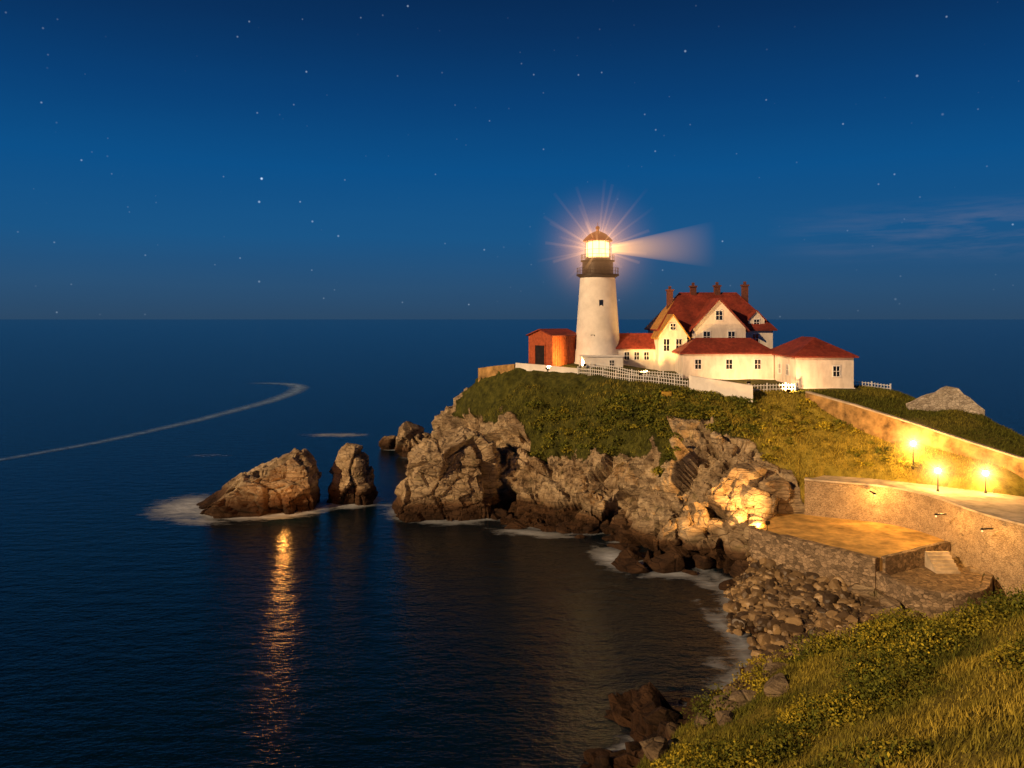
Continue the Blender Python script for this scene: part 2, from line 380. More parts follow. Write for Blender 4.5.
L(nt,mixc(nt,fr,gc,rc),b.inputs['Base Color']); b.inputs['Roughness'].default_value=.92; b.inputs['Specular IOR Level'].default_value=.2
hh=mth(nt,'ADD',mth(nt,'MULTIPLY',rh,fr),mth(nt,'MULTIPLY',noise(nt,p,4,4,.7),.5)); bump(nt,b,hh,.85,.35)
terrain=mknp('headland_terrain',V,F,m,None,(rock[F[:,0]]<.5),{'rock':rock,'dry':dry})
def at(xq,yq):
    """surface point on displaced terrain for given plan coordinates (approx)"""
    i=np.clip(np.searchsorted(xs,xq)-1,0,nx-2); j=np.clip(np.searchsorted(ys,yq)-1,0,ny-2)
    fx=((xq-xs[i])/(xs[i+1]-xs[i]))[:,None]; fy=((yq-ys[j])/(ys[j+1]-ys[j]))[:,None]
    Pp=TV[j,i]*(1-fx)*(1-fy)+TV[j,i+1]*fx*(1-fy)+TV[j+1,i]*(1-fx)*fy+TV[j+1,i+1]*fx*fy
    return Pp,TR[j,i],i,j
def gz(a,b_): return float(at(np.array([float(a)]),np.array([float(b_)]))[0][0,2])

# ------------------------------------------------------------ ROCKS
def ico(sub):
    bm=bmesh.new(); bmesh.ops.create_icosphere(bm,subdivisions=sub,radius=1); bm.verts.ensure_lookup_table()
    v=np.array([q.co[:] for q in bm.verts]); f=np.array([[w.index for w in q.verts] for q in bm.faces]); bm.free(); return v,f
def cut(v,k,r,lo=.55,hi=.9):
    for i in range(k):
        nn=r.normal(size=3); nn/=np.linalg.norm(nn); d=r.uniform(lo,hi); t=v@nn-d; v=v-np.maximum(t,0)[:,None]*nn
    return v
def big_rock(name,cen,size,seed,planes,sub=6,amp=.55,mat=None,nc=10):
    r=np.random.default_rng(seed); v,f=ico(sub)
    v=np.sign(v)*np.abs(v)**.8; 
    for (nn,d) in planes:
        nn=np.array(nn,float); nn/=np.linalg.norm(nn); t=v@nn-d; v=v-np.maximum(t,0)[:,None]*nn
    v=cut(v,nc,r,.72,1.)
    nr=v/np.linalg.norm(v,axis=1)[:,None]
    w=v*np.array(size)+np.array(cen)
    nr2=nr/np.array(size); nr2/=np.linalg.norm(nr2,axis=1)[:,None]
    w=w+nr2*(crag(w)*amp)[:,None]
    return mknp(name,w,f,mat or M_rock,None,False)
big_rock('sea_rock',(-40.9,127.5,-.5),(11.0,6.5,10.4),3,[((-.5,-.1,.86),.48),((.3,-.8,.5),.8),((1,0,.05),.86)],6,.5,None,4)
big_rock('sea_rock',(-26.4,132.5,-.5),(3.9,4.2,8.8),5,[((-.45,-.5,.7),.8),((.9,0,.3),.85)],6,.35,None,6)
big_rock('sea_rock',(-9.6,125.5,-1),(8.2,7.5,14.4),9,[((-.25,-.25,.95),.82),((.1,-1,.3),.78),((.9,-.3,.2),.88),((-.9,-.2,.25),.88)],7,.6,None,5)
big_rock('sea_rock',(-27.5,186,-.5),(3.2,3,3.6),12,[],5,.4)
big_rock('sea_rock',(-21,176,-.5),(3.6,4,7.5),14,[],5,.5)
big_rock('pale_boulder',(51,107.6,14.9),(2.4,1.8,1.9),23,[((0,0,1),.7)],5,.15,M_pale,6)
def rock_field(name,pos,siz,mat,sub,seed,ncut=7,flat=(.7,1.)):
    r=np.random.default_rng(seed); base,f=ico(sub); VV=[];FF=[];k=0
    variants=[]
    for i in range(14):
        v=np.sign(base)*np.abs(base)**.75; v=cut(v,ncut,r,.55,.9); v=v+fbm(v*1.7+i*9,2,i)[:,None]*.1*v; variants.append(v)
    for pz,s in zip(pos,siz):
        v=variants[r.integers(14)]; a=r.uniform(0,6.28); c_,s_=math.cos(a),math.sin(a); b_=r.normal()*.25; cb,sb=math.cos(b_),math.sin(b_)
        R=np.array([[c_,-s_,0],[s_,c_,0],[0,0,1]])@np.array([[1,0,0],[0,cb,-sb],[0,sb,cb]]); sc=np.array([s*r.uniform(.8,1.35),s*r.uniform(.7,1.1),s*r.uniform(*flat)])
        VV.append((v*sc)@R.T+pz); FF.append(f+k); k+=len(v)
    return mknp(name,np.vstack(VV),np.vstack(FF),mat,None,False)
# cobble beach
q=np.c_[rng.uniform(20,46,14000),rng.uniform(63,94,14000)]
BE=[(22,98),(24.5,92),(22.2,83),(21,75),(20.5,69),(22,64),(30,65),(38,67),(46.5,74),(47,84),(37,80),(28,91.5),(27,96)]
ok=inside(q,BE)&~inside(q,PLAT)&~inside(q,PLAT2); q=q[ok][:5200]
Pp,_,_,_=at(q[:,0],q[:,1]); sz=.16+.3*rng.random(len(q))**1.5+.45*(rng.random(len(q))>.95)
Pp[:,2]+=sz*.2
mm,nt,b=nm('beach_cobble'); p=geo_pos(nt); gi=nt.nodes.new('ShaderNodeNewGeometry')
c=ramp(nt,gi.outputs['Random Per Island'],[(0,(.05,.032,.018)),(.5,(.17,.11,.052)),(1,(.42,.28,.13))])
c=mixc(nt,.6,c,ramp(nt,noise(nt,p,3,5,.7),[(.3,(.5,.5,.5)),(.7,(1.1,1.1,1.1))]),'MULTIPLY'); L(nt,c,b.inputs['Base Color']); b.inputs['Roughness'].default_value=.5; bump(nt,b,noise(nt,p,8,4),.4,.05)
rock_field('beach_cobbles',Pp,sz,mm,2,4,6,(.6,.95))
# larger shore rocks at cliff foot
sp=[];ss=[]
cds=densify(np.array([(-19,170),(-18,160),(-13,141),(-5,130),(-2,124),(1,116),(10,112),(14,113),(15,104),(16,97),(22,98),(24.5,93)]),2.6)
for a in cds:
    for k_ in range(2):
        px,py=a+rng.normal(size=2)*1.5; s=rng.uniform(.6,2.2); sp.append((px,py,max(-.5,gz(px,py)-.4))); ss.append(s)
for a in [(36,76.5),(37,73.5),(39,73),(35,75),(42.5,73.4),(45.5,75),(47,77.5),(29,95.5),(27.5,98),(31,98),(33.5,73.5),(40.5,72.3),(36.3,78.6),(35.4,79.6)]:
    s=rng.uniform(.8,1.6); sp.append((a[0],a[1],gz(*a)+.2)); ss.append(s)
for k_ in range(34):
    px,py=rng.uniform(20,33),rng.uniform(95,103); s=rng.uniform(.6,2.1); sp.append((px,py,gz(px,py)-.1)); ss.append(s)
rock_field('shore_rocks',np.array(sp),np.array(ss),M_rock,4,8,11,(.6,1.0))
sp=[];ss=[]
for a in densify(np.array([(25,66),(20.5,65),(17,62),(11,57),(7,53)]),1.1):
    for k_ in range(2):
        px,py=a+rng.normal(size=2)*np.array([1.,1.])+np.array([.6,-.6]); s=rng.uniform(.35,1.5); sp.append((px,py,max(-.3,gz(px,py)-.1))); ss.append(s)
for a in [(17.5,56.5),(19,57.5),(16,55),(22,57.5),(24,58),(14,53),(12.5,52),(15.2,52.5),(18,54.5),(21,56),(26,57.5),(9,49.5),(17,51),(13.4,49.6)]:
    s=rng.uniform(.6,1.4); sp.append((a[0],a[1],gz(*a)+.1)); ss.append(s)
rock_field('cove_rocks',np.array(sp),np.array(ss),M_drock,4,18,12,(.55,.9))

# ------------------------------------------------------------ VEGETATION
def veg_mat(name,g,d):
    m,nt,b=nm(name); ad=N(nt,'ShaderNodeAttribute'); ad.attribute_name='dry'; ar=N(nt,'ShaderNodeAttribute'); ar.attribute_name='rnd_shade'
    c1=ramp(nt,ar.outputs['Fac'],[(0,tuple(x*.22 for x in g)),(1,tuple(x*1.8 for x in g))]); c2=ramp(nt,ar.outputs['Fac'],[(0,tuple(x*.25 for x in d)),(1,tuple(x*1.5 for x in d))])  # random tone for blades, painted shade for bush leaves
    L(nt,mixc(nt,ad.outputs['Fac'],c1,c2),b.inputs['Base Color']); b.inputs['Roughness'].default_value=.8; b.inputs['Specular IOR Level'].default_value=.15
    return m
M_gr=veg_mat('grass_blades',(.095,.1,.014),(.48,.36,.05)); M_bush=veg_mat('scrub_leaves',(.08,.09,.012),(.5,.38,.03))  # ochre tone: dry grass plus golden light put into the colour
def blades(name,q,hmin,hmax,wd,dryf,rmax=.45):
    Pp,rk,i,j=at(q[:,0],q[:,1]); ok=(rk<rmax)&(Pp[:,2]>.8)&~inside(Pp,PLAT)&~inside(Pp,PLAT2)&~inside(Pp,ROAD); Pp=Pp[ok]; k=len(Pp)
    a=rng.uniform(0,6.28,k); h=rng.uniform(hmin,hmax,k)*(1+.6*fbm(Pp/2.5,2,4)); w=wd*rng.uniform(.6,1.4,k)
    t=np.c_[np.cos(a),np.sin(a),np.zeros(k)]*w[:,None]; lean=np.c_[rng.normal(size=k)*.35+.15,rng.normal(size=k)*.35,np.ones(k)]*h[:,None]
    VV=np.empty((k,3,3)); base=Pp-np.array([0,0,.05]); VV[:,0]=base-t; VV[:,1]=base+t; VV[:,2]=base+lean
    dr=np.clip(dryf(Pp),0,1); 
    return mknp(name,VV.reshape(-1,3),np.arange(k*3).reshape(-1,3),M_gr,None,False,{'dry':np.repeat(dr,3),'rnd_shade':np.repeat(rng.random(k),3)})
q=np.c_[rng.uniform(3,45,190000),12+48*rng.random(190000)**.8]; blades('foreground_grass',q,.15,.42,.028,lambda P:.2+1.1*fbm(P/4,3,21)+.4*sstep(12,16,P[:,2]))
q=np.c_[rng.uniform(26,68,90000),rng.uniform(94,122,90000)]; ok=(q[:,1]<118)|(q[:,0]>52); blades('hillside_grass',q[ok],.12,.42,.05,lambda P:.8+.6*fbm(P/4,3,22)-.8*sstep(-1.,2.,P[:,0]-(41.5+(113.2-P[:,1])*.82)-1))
q=np.c_[rng.uniform(-8,36,70000),rng.uniform(108,150,70000)]; lawn=(q[:,1]>128+(15-q[:,0])*.6)
blades('cliff_grass',q[~lawn],.2,.6,.06,lambda P:.2+.7*fbm(P/4,3,23))
def bushes(name,cen,rad,nl,lsz,dryf):
    VV=[];dr=[];rn=[]
    for c0,r0 in zip(cen,rad):
        k=int(nl*r0*r0)+30
        d=rng.normal(size=(k,3)); d/=np.linalg.norm(d,axis=1)[:,None]; d[:,2]=np.abs(d[:,2])*.9-.15
        rr=r0*(.55+.45*rng.random(k)**.5)*(1+.4*fbm(d*2.2+c0,2,3))
        pc=c0+d*rr[:,None]*np.array([1.15,1.15,.85])
        u=rng.normal(size=(k,3)); u/=np.linalg.norm(u,axis=1)[:,None]; w=np.cross(u,d+rng.normal(size=(k,3))*.4); w/=np.linalg.norm(w,axis=1)[:,None]
        s=(lsz*rng.uniform(.6,1.4,k))[:,None]
        VV.append(np.stack([pc-u*s,pc+w*s*.55,pc+u*s,pc-w*s*.55],1))
        dr.append(np.full(k,dryf(c0))+rng.normal(size=k)*.12); rn.append(np.clip(.2+.5*(rr/r0-.55)/.5+.25*d[:,2]+rng.normal(size=k)*.2,0,1))  # shade painted into leaf tone: darker inside the bush, lighter on top
    VV=np.vstack(VV).reshape(-1,3); k=len(VV)//4
    return mknp(name,VV,np.arange(k*4).reshape(-1,4),M_bush,None,False,{'dry':np.repeat(np.clip(np.concatenate(dr),0,1),4),'rnd_shade':np.repeat(np.concatenate(rn),4)})
q=np.c_[rng.uniform(5,46,3600),rng.uniform(22,60,3600)]
Pp,rk,_,_=at(q[:,0],q[:,1]); f_=fbm(Pp/6,3,61); ok=(rk<.5)&(f_>.04)&(Pp[:,2]>2.5)
ok&=~((q[:,0]<25)&(q[:,1]<28)); Pp=Pp[ok][:700]; rd_=rng.uniform(.35,1.1,len(Pp))+.9*(rng.random(len(Pp))>.75)
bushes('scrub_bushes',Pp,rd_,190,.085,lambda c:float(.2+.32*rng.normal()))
q=np.c_[rng.uniform(29,36,26),rng.uniform(45,51,26)]; Pp,rk,_,_=at(q[:,0],q[:,1])
bushes('hedge_scrub',Pp,rng.uniform(.8,1.4,len(Pp)),200,.1,lambda c:float(-.1+.1*rng.normal()))
q=np.c_[rng.uniform(2,34,1400),rng.uniform(108,134,1400)]
Pp,rk,_,_=at(q[:,0],q[:,1]); ok=(rk<.5)&(q[:,1]<126+(15-q[:,0])*.55)&(fbm(Pp/6,3,62)>-.1); Pp=Pp[ok][:420]
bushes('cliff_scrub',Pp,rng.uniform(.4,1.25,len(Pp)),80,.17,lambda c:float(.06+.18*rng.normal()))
q=np.c_[rng.uniform(33,52,500),rng.uniform(97,114,500)]
Pp,rk,_,_=at(q[:,0],q[:,1]); ok=(rk<.5)&(fbm(Pp/5,3,63)>-.05); Pp=Pp[ok][:130]
Pp=Pp[(~inside(Pp,ROAD))&(~inside(Pp,PLAT))&(pdist(Pp,ROAD)>1.2)]
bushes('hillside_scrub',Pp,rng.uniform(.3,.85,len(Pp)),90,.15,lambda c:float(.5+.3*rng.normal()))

# ------------------------------------------------------------ RETAINING WALLS, ROAD, TERRACE
def extr(name,poly,z0,z1,mat,parent):
    k=len(poly); v=[(p_[0],p_[1],z0) for p_ in poly]+[(p_[0],p_[1],z1) for p_ in poly]
    f=[tuple(range(k,2*k))]+[(i,(i+1)%k,k+(i+1)%k,k+i) for i in range(k)]
    return mk(name,v,f,mat,parent)
def wallstrip(name,line,th,z0,ztop,mat,parent,side=1):
    """solid wall along line, thickness to one side; ztop float or list"""
    Lp=np.array([l_[:2] for l_ in line],float); t=np.gradient(Lp,axis=0); t/=np.linalg.norm(t,axis=1)[:,None]; nn=np.c_[-t[:,1],t[:,0]]*side*th
    zt=[ztop]*len(Lp) if not isinstance(ztop,(list,np.ndarray)) else ztop
    z0l=[z0]*len(Lp) if not isinstance(z0,(list,np.ndarray)) else z0
    v=[];f=[]
    for a,b_,z_,zb in zip(Lp,Lp+nn,zt,z0l): v+=[(a[0],a[1],zb),(b_[0],b_[1],zb),(b_[0],b_[1],z_),(a[0],a[1],z_)]
    for i in range(len(Lp)-1):
        o=i*4; f+=[(o,o+4,o+7,o+3),(o+3,o+7,o+6,o+2),(o+2,o+6,o+5,o+1)]
    e=len(v)-4; f+=[(0,3,2,1),(e,e+1,e+2,e+3)]
    return mk(name,v,f,mat,parent)
def curve_s(line,step,it=3):
    w=densify(line,step)
    for _ in range(it): w[1:-1]=(w[:-2]+w[1:-1]*2+w[2:])/4
    return w
ter=empty('stone_terrace')
extr('terrace_surface',PLAT,1.,5.8,M_dirt,ter)
r_=np.random.default_rng(2)
tl=curve_s([(28,92),(32.5,86.2),(37,80.5)],1.,1)
wallstrip('terrace_wall',tl,-.9,0.,list(6.02+r_.normal(size=len(tl))*.05),M_wallstone,ter,1)
tl=densify([(37.3,80.9),(47,86.7)],1.2); wallstrip('terrace_inner_wall',tl,-.5,3.,list(6.0+r_.normal(size=len(tl))*.04),M_wallstone,ter,1)
tl=densify([(33,99.4),(28,92)],1.2)
wallstrip('terrace_side_wall',tl,-.8,1.,list(6.1+r_.normal(size=len(tl))*.05),M_wallstone,ter,1)
lt=empty('lower_terrace')
extr('lower_terrace_paving',PLAT2,0.,4.1,M_cobpave,lt)
tl=curve_s([(37.1,80.2),(38.2,75.6),(41,74.3),(44.6,76.1),(47.9,81)],1.,2)
wallstrip('lower_terrace_wall',tl,-.7,-.5,list(4.7-.3*np.linspace(0,1,len(tl))+r_.normal(size=len(tl))*.05),M_wallstone,lt,1)
for k_ in range(6):
    box('step_%d'%(k_+1),43.2,45.6,83.35-.4*k_,83.75-.4*k_,3.9,5.7-.27*k_,M_conc,lt)
rd=empty('coastal_road')
extr('road_surface',ROAD,8.,10.,M_conc,rd)
wl=curve_s(ROAD_F,1.)
wallstrip('road_retaining_wall',wl,-.7,.5,10.12,M_render,rd,1)
wallstrip('road_wall_coping',wl,-.95,10.12,10.32,M_conc,rd,1)
HW=densify(HILLW,1.2)
hb=empty('hillside_retaining_wall')
wallstrip('bank_face',HW,.55,[min(9.,z_-3) for z_ in HW[:,2]],list(HW[:,2]),M_bank,hb,1)
wallstrip('coping',HW,.75,list(HW[:,2]+.004),list(HW[:,2]+.2),M_conc,hb,1)
# gable-shaped stone ruin on the ridge
rw=np.array([(54.2,109.4,18.4),(56,109,19.1),(57.8,108.7,20.1),(59.3,108.4,20.9),(60.4,108.2,20.6),(61.8,108,19.4),(63.6,107.6,17.6)]); rw=densify(rw,.7); rw[:,2]+=np.random.default_rng(4).normal(size=len(rw))*.12
sr=empty('stone_ruin')
wallstrip('ruin_wall',rw,1.3,15.5,list(rw[:,2]),mat_stonewall('pale_ruin_stone',(.45,.38,.28),(.75,.66,.52),1.6),sr,1)

# ------------------------------------------------------------ LIGHTHOUSE
lh=empty('lighthouse',(15.1,141,22))
lathe('tower',[(4.35,-2),(4.25,.4),(4.1,.5),(3.8,5),(3.45,10),(3.1,15),(3.05,15.3)],64,M_plaster,lh)
lathe('gallery_deck',[(3.05,15.2),(3.5,15.5),(3.75,15.6),(3.75,15.85),(2.75,15.86)],48,M_black,lh)
lathe('watch_room',[(2.75,15.86),(2.7,18.0)],48,M_black,lh)
lathe('lantern_gallery',[(2.7,18.0),(3.0,18.1),(3.0,18.3),(0,18.32)],48,M_black,lh)
lathe('lantern_base',[(2.2,18.33),(2.2,18.75),(2.0,18.75)],32,M_black,lh)
a=Acc()
for i in range(12):
    t=i*math.pi/6; a.beam((2.2*math.cos(t),2.2*math.sin(t),18.7),(2.2*math.cos(t),2.2*math.sin(t),21.7),.08,.08)
for zz in (20.2,):
    for i in range(24):
        t=i*math.pi/12;u=t+math.pi/12; a.beam((2.2*math.cos(t),2.2*math.sin(t),zz),(2.2*math.cos(u),2.2*math.sin(u),zz),.05,.05)
mk('lantern_mullions',a.v,a.f,M_black,lh)
a=Acc()
for R_,z0_,hh_,nn_ in ((3.65,15.85,1.1,28),(2.9,18.3,1.,22)):
    for i in range(nn_):
        t=i*2*math.pi/nn_;u=(i+1)*2*math.pi/nn_; c0=(R_*math.cos(t),R_*math.sin(t)); c1=(R_*math.cos(u),R_*math.sin(u))
        a.beam((*c0,z0_),(*c0,z0_+hh_),.05,.05)
        for k_ in (.5,1.): a.beam((*c0,z0_+hh_*k_),(*c1,z0_+hh_*k_),.05,.05)
mk('gallery_railing',a.v,a.f,M_black,lh)
M_dome=simple('dome_red_metal',(.2,.05,.02),.4,.2,2,.1,.4)
lathe('dome_roof',[(2.1,21.7),(2.6,21.65),(2.6,21.85),(2.2,22.3),(1.5,22.95),(.7,23.35),(.3,23.5),(.25,23.8),(.42,24.0),(.3,24.3),(.05,24.4),(.03,25.0),(0,25.0)],40,M_dome,lh)
lathe('lens',[(0,18.8),(1.3,18.85),(1.95,19.0),(2.02,20.2),(1.95,21.4),(1.4,21.6),(0,21.62)],32,mat_emit('lens_glow',(1,.62,.2),3.2),lh)
for i,(zz,an) in enumerate(((4.,-1.9),(10.,-1.5))):
    r0=3.9-(zz*.06); o=box('tower_window_%d'%(i+1),-.35,.35,-.12,.12,zz,zz+1.3,M_glass,lh); o.location=(r0*math.cos(an),r0*math.sin(an),0); o.rotation_euler=(0,0,an+math.pi/2)
ld=bpy.data.lights.new('lantern_light','POINT'); ld.energy=34000; ld.color=(1,.58,.2); ld.shadow_soft_size=2.06
lo=bpy.data.objects.new('lantern_light',ld); lo.location=(0,0,20.2); lo.parent=lh; S.collection.objects.link(lo)
# extra spot added in the lantern for water reflection and golden foreground
ld=bpy.data.lights.new('seaward_fill','SPOT'); ld.energy=420000; ld.color=(1,.56,.16); ld.shadow_soft_size=2.06; ld.spot_size=math.radians(60); ld.spot_blend=.7
lo=bpy.data.objects.new('seaward_fill',ld); lo.location=(0,0,20.2); lo.parent=lh; S.collection.objects.link(lo)
lo.rotation_euler=Vector((7.,-86,-32)).to_track_quat('-Z','Y').to_euler()
# self-glowing volumes painted in for beam, starburst and halo; nothing scatters light
def glow_volume(name,gain,reach,fpow,rp=-1.7,col=(1,.6,.3)):
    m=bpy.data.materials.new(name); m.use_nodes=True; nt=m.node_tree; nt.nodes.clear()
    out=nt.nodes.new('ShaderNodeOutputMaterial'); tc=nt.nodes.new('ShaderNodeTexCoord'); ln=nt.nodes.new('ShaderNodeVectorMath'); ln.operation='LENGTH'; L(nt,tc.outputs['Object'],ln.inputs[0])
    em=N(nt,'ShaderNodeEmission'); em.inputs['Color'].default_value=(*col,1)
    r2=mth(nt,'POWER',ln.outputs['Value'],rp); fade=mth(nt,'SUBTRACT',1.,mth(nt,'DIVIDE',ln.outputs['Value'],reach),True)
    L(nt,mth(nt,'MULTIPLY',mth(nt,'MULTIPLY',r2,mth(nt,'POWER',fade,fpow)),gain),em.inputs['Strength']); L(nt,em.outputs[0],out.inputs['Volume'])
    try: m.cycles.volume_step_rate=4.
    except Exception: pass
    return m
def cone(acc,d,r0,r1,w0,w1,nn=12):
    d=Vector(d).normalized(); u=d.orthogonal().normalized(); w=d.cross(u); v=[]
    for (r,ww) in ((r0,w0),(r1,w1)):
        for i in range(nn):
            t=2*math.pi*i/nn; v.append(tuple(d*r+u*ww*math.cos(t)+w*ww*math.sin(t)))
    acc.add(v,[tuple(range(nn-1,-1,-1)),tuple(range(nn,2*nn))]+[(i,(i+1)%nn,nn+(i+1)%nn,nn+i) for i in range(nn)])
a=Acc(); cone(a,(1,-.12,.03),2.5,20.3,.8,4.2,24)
o=mk('light_beam',a.v,a.f,glow_volume('beam_glow',5.6,20.6,1.15,-1.5,(1,.46,.08)),lh); o.location=(0,0,20.3)
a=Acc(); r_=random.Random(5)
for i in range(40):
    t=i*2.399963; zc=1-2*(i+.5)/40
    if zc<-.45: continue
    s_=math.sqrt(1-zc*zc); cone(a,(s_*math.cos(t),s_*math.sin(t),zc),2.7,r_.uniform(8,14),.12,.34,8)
o=mk('starburst_cones',a.v,a.f,glow_volume('starburst_glow',8.5,14.5,1.2,-1.7,(1,.46,.16)),lh); o.location=(0,0,20.3)  # lens starburst imitated by glowing cones
v,f=ico(4); o=mknp('lantern_glow',v*13,f,glow_volume('lantern_glow',1.4,13.,2.,-1.7,(1,.45,.16)),lh,True); o.location=(0,0,20.3)  # halo around the lantern put in as a glowing sphere

# ------------------------------------------------------------ BUILDINGS
kh=empty('keepers_house')
box('main_walls',25.5,45,138,150,18.5,28.,M_white,kh)
mr=hip('main_roof',25.5,45,138,150,28.2,34.8,M_roof,kh,.6,5.2)
gable_wall('front_gable_walls',30.6,39.6,135.6,143.6,18.5,28.4,33.3,M_white,kh)
gable_roof('front_gable_roof',30.6,39.6,135.6,143.6,28.4,33.3,M_roof,kh,'y',.55,.28)
gable_wall('left_gable_walls',24.8,29.6,135.2,141,18.5,27.2,30.6,M_white,kh)
gable_roof('left_gable_roof',24.8,29.6,135.2,141,27.2,30.6,M_roof_lit,kh,'y',.45,.25)
mr.data.materials.append(M_roof_lit); mr.data.polygons[len(mr.data.polygons)-1].material_index=1  # left hip face takes the shingle with painted golden light
gable_wall('right_dormer_walls',40.9,43.7,138.4,142,28.3,29.9,31.4,M_white,kh)
gable_roof('right_dormer_roof',40.9,43.7,138.4,142,29.9,31.4,M_roof,kh,'y',.3,.18)
for i,(cx,cy,zt) in enumerate(((28.2,143,35.3),(32.6,144,36),(36.9,144,36.1),(41.9,144,36.2))):
    box('chimney_%d'%(i+1),cx-.5,cx+.5,cy-.5,cy+.5,29,zt-.3,M_brick,kh); box('chimney_cap_%d'%(i+1),cx-.65,cx+.65,cy-.65,cy+.65,zt-.3,zt,M_brick,kh)
    a=Acc(); a.box(cx-.22,cx+.22,cy-.22,cy+.22,zt,zt+.55); mk('chimney_pot_%d'%(i+1),a.v,a.f,M_brick,kh)
for wx in (33.,37.2): window(kh,wx,135.6,27.,1.1,1.7)
window(kh,35.1,135.6,30.6,1.1,1.5)
for wx in (26.1,28.2): window(kh,wx,135.2,25.6,.95,2.)
window(kh,27.2,135.2,28.7,.8,1.0)
window(kh,42.3,138.4,29.4,.9,1.)
window(kh,42.,138,26.6,1.,1.6)
for yy in (142,146.5): window(kh,25.5,yy,25.5,1,1.7,False,'-x')
# front low wing
box('wing_walls',27.5,42.2,129,135.1,18.5,24.4,M_white,kh)
hip('wing_roof',27.5,42.2,129,135.1,24.55,26.9,M_roof,kh,.5,3.3)
for wx in (30,35.,39.6): window(kh,wx,129,22.7,.95,1.5)
box('annex_walls',42.4,51,119.4,133,17.5,24.3,M_white,kh)
hip('annex_roof',42.4,51,119.4,133,24.45,27.2,M_roof,kh,.55,4.6,'y')
window(kh,48.4,119.4,22.2,.95,1.5)
window(kh,42.4,123,22.2,1.,1.5,False,'-x'); window(kh,42.4,126.6,22.2,1.,1.5,False,'-x')
for nme,args in (('wing_foundation',(27.3,42.3,128.85,135.0,17.8,20.35)),('annex_foundation',(42.25,51.15,119.25,132.9,17,19.75))):
    box(nme,*args,M_plaster,kh)
# covered way between tower and house
cw=empty('covered_passage')
gable_wall('passage_walls',18.2,25.2,138.6,143.2,20,25.1,27.3,M_white,cw,'x'); gable_roof('passage_roof',18.2,25.,138.6,143.2,25.1,27.3,M_roof,cw,'x',.35,.22)
for wx in (19.9,21.6,23.3): window(cw,wx,138.6,23.6,.8,1.3)
box('low_porch_walls',11.8,18.8,135.4,138.2,20,23.6,M_plaster,cw); box('low_porch_roof',11.6,19.,135.2,138.4,23.6,23.85,M_trim,cw)
window(cw,16.9,135.4,22.5,.7,1.)
# red shed
sh=empty('red_shed',(7.3,141.5,22),math.radians(40))
gable_wall('shed_walls',-3.1,3.1,-3.1,3.1,-2,5.1,6.1,M_redwall,sh,'x'); gable_roof('shed_roof',-3.1,3.1,-3.1,3.1,5.1,6.1,M_roof,sh,'x',.35,.2)
a=Acc(); a.box(-3.2,-3.103,-1.2,1.2,-1.,3.4); mk('shed_door',a.v,a.f,M_black,sh)
a=Acc()
for sx in (-1.35,1.2): a.box(-3.24,-3.103,sx,sx+.15,-1,3.4)
a.box(-3.24,-3.103,-1.35,1.35,3.4,3.6); mk('shed_door_frame',a.v,a.f,M_redwall,sh)
a=Acc()
for k_ in range(12):
    bx=-3.+k_*.545; a.box(bx,bx+.06,-3.14,-3.1,-1,5.05)
mk('shed_battens',a.v,a.f,M_redwall,sh)
# parapets & fences
def wpar(name,pl,th,zb,mat): 
    d=densify(pl,1.2); return wallstrip(name,d,th,[z_-zb for z_ in d[:,2]],list(d[:,2]),mat,None,1)
wpar('white_parapet_wall',[(26.6,120.2,21.5),(34.3,113.9,20.5),(34.9,117.4,20.5)],.5,4,M_plaster)
wpar('white_curb_wall',[(.6,140.6,22.3),(5.5,137.,22.1),(11,134,21.7)],.5,3,M_plaster)
wpar('tan_garden_wall',[(-6.2,146.5,21),(-3,143.6,21.6),(.4,140.9,22.1)],.5,3.5,M_bank)
def fence(name,pl,h=1.1,sp_=.42):
    d=densify(pl,sp_); a=Acc(); Z=[gz(q_[0],q_[1]) for q_ in d]
    Z=list(np.convolve(np.pad(Z,4,'edge'),np.ones(9)/9,'valid'))
    for i,(q_,z_) in enumerate(zip(d,Z)):
        post=i%6==0; w=.09 if post else .045; hh_=h*1.15 if post else h
        a.box(q_[0]-w,q_[0]+w,q_[1]-w*.7,q_[1]+w*.7,z_-.4,z_+hh_)
        if i: 
            for k_ in (.3,.8): a.beam((d[i-1][0],d[i-1][1]+.08,Z[i-1]+h*k_),(q_[0],q_[1]+.08,z_+h*k_),.06,.1)
    return mk(name,a.v,a.f,M_trim)
fence('picket_fence',[(11,133.6),(19.8,125.4),(26.6,121)])
fence('picket_fence',[(34.9,118),(41.5,117.4),(42.5,118.8)])
fence('picket_fence',[(51.6,121),(57,120.5)],.9)
fence('picket_fence',[(11.5,136.5),(20.5,129.5),(27.3,128.2)],.9)
sg=empty('notice_board',(23.1,119.6,gz(23.1,119.6)-.3))
for i,sx in enumerate((-.6,.5)): box('post_%d'%(i+1),sx,sx+.12,0,.12,-.6,1.5,M_brick,sg)
box('board',-.75,.75,-.05,-.003,.7,1.4,simple('yellow_board',(.6,.35,.05)),sg)

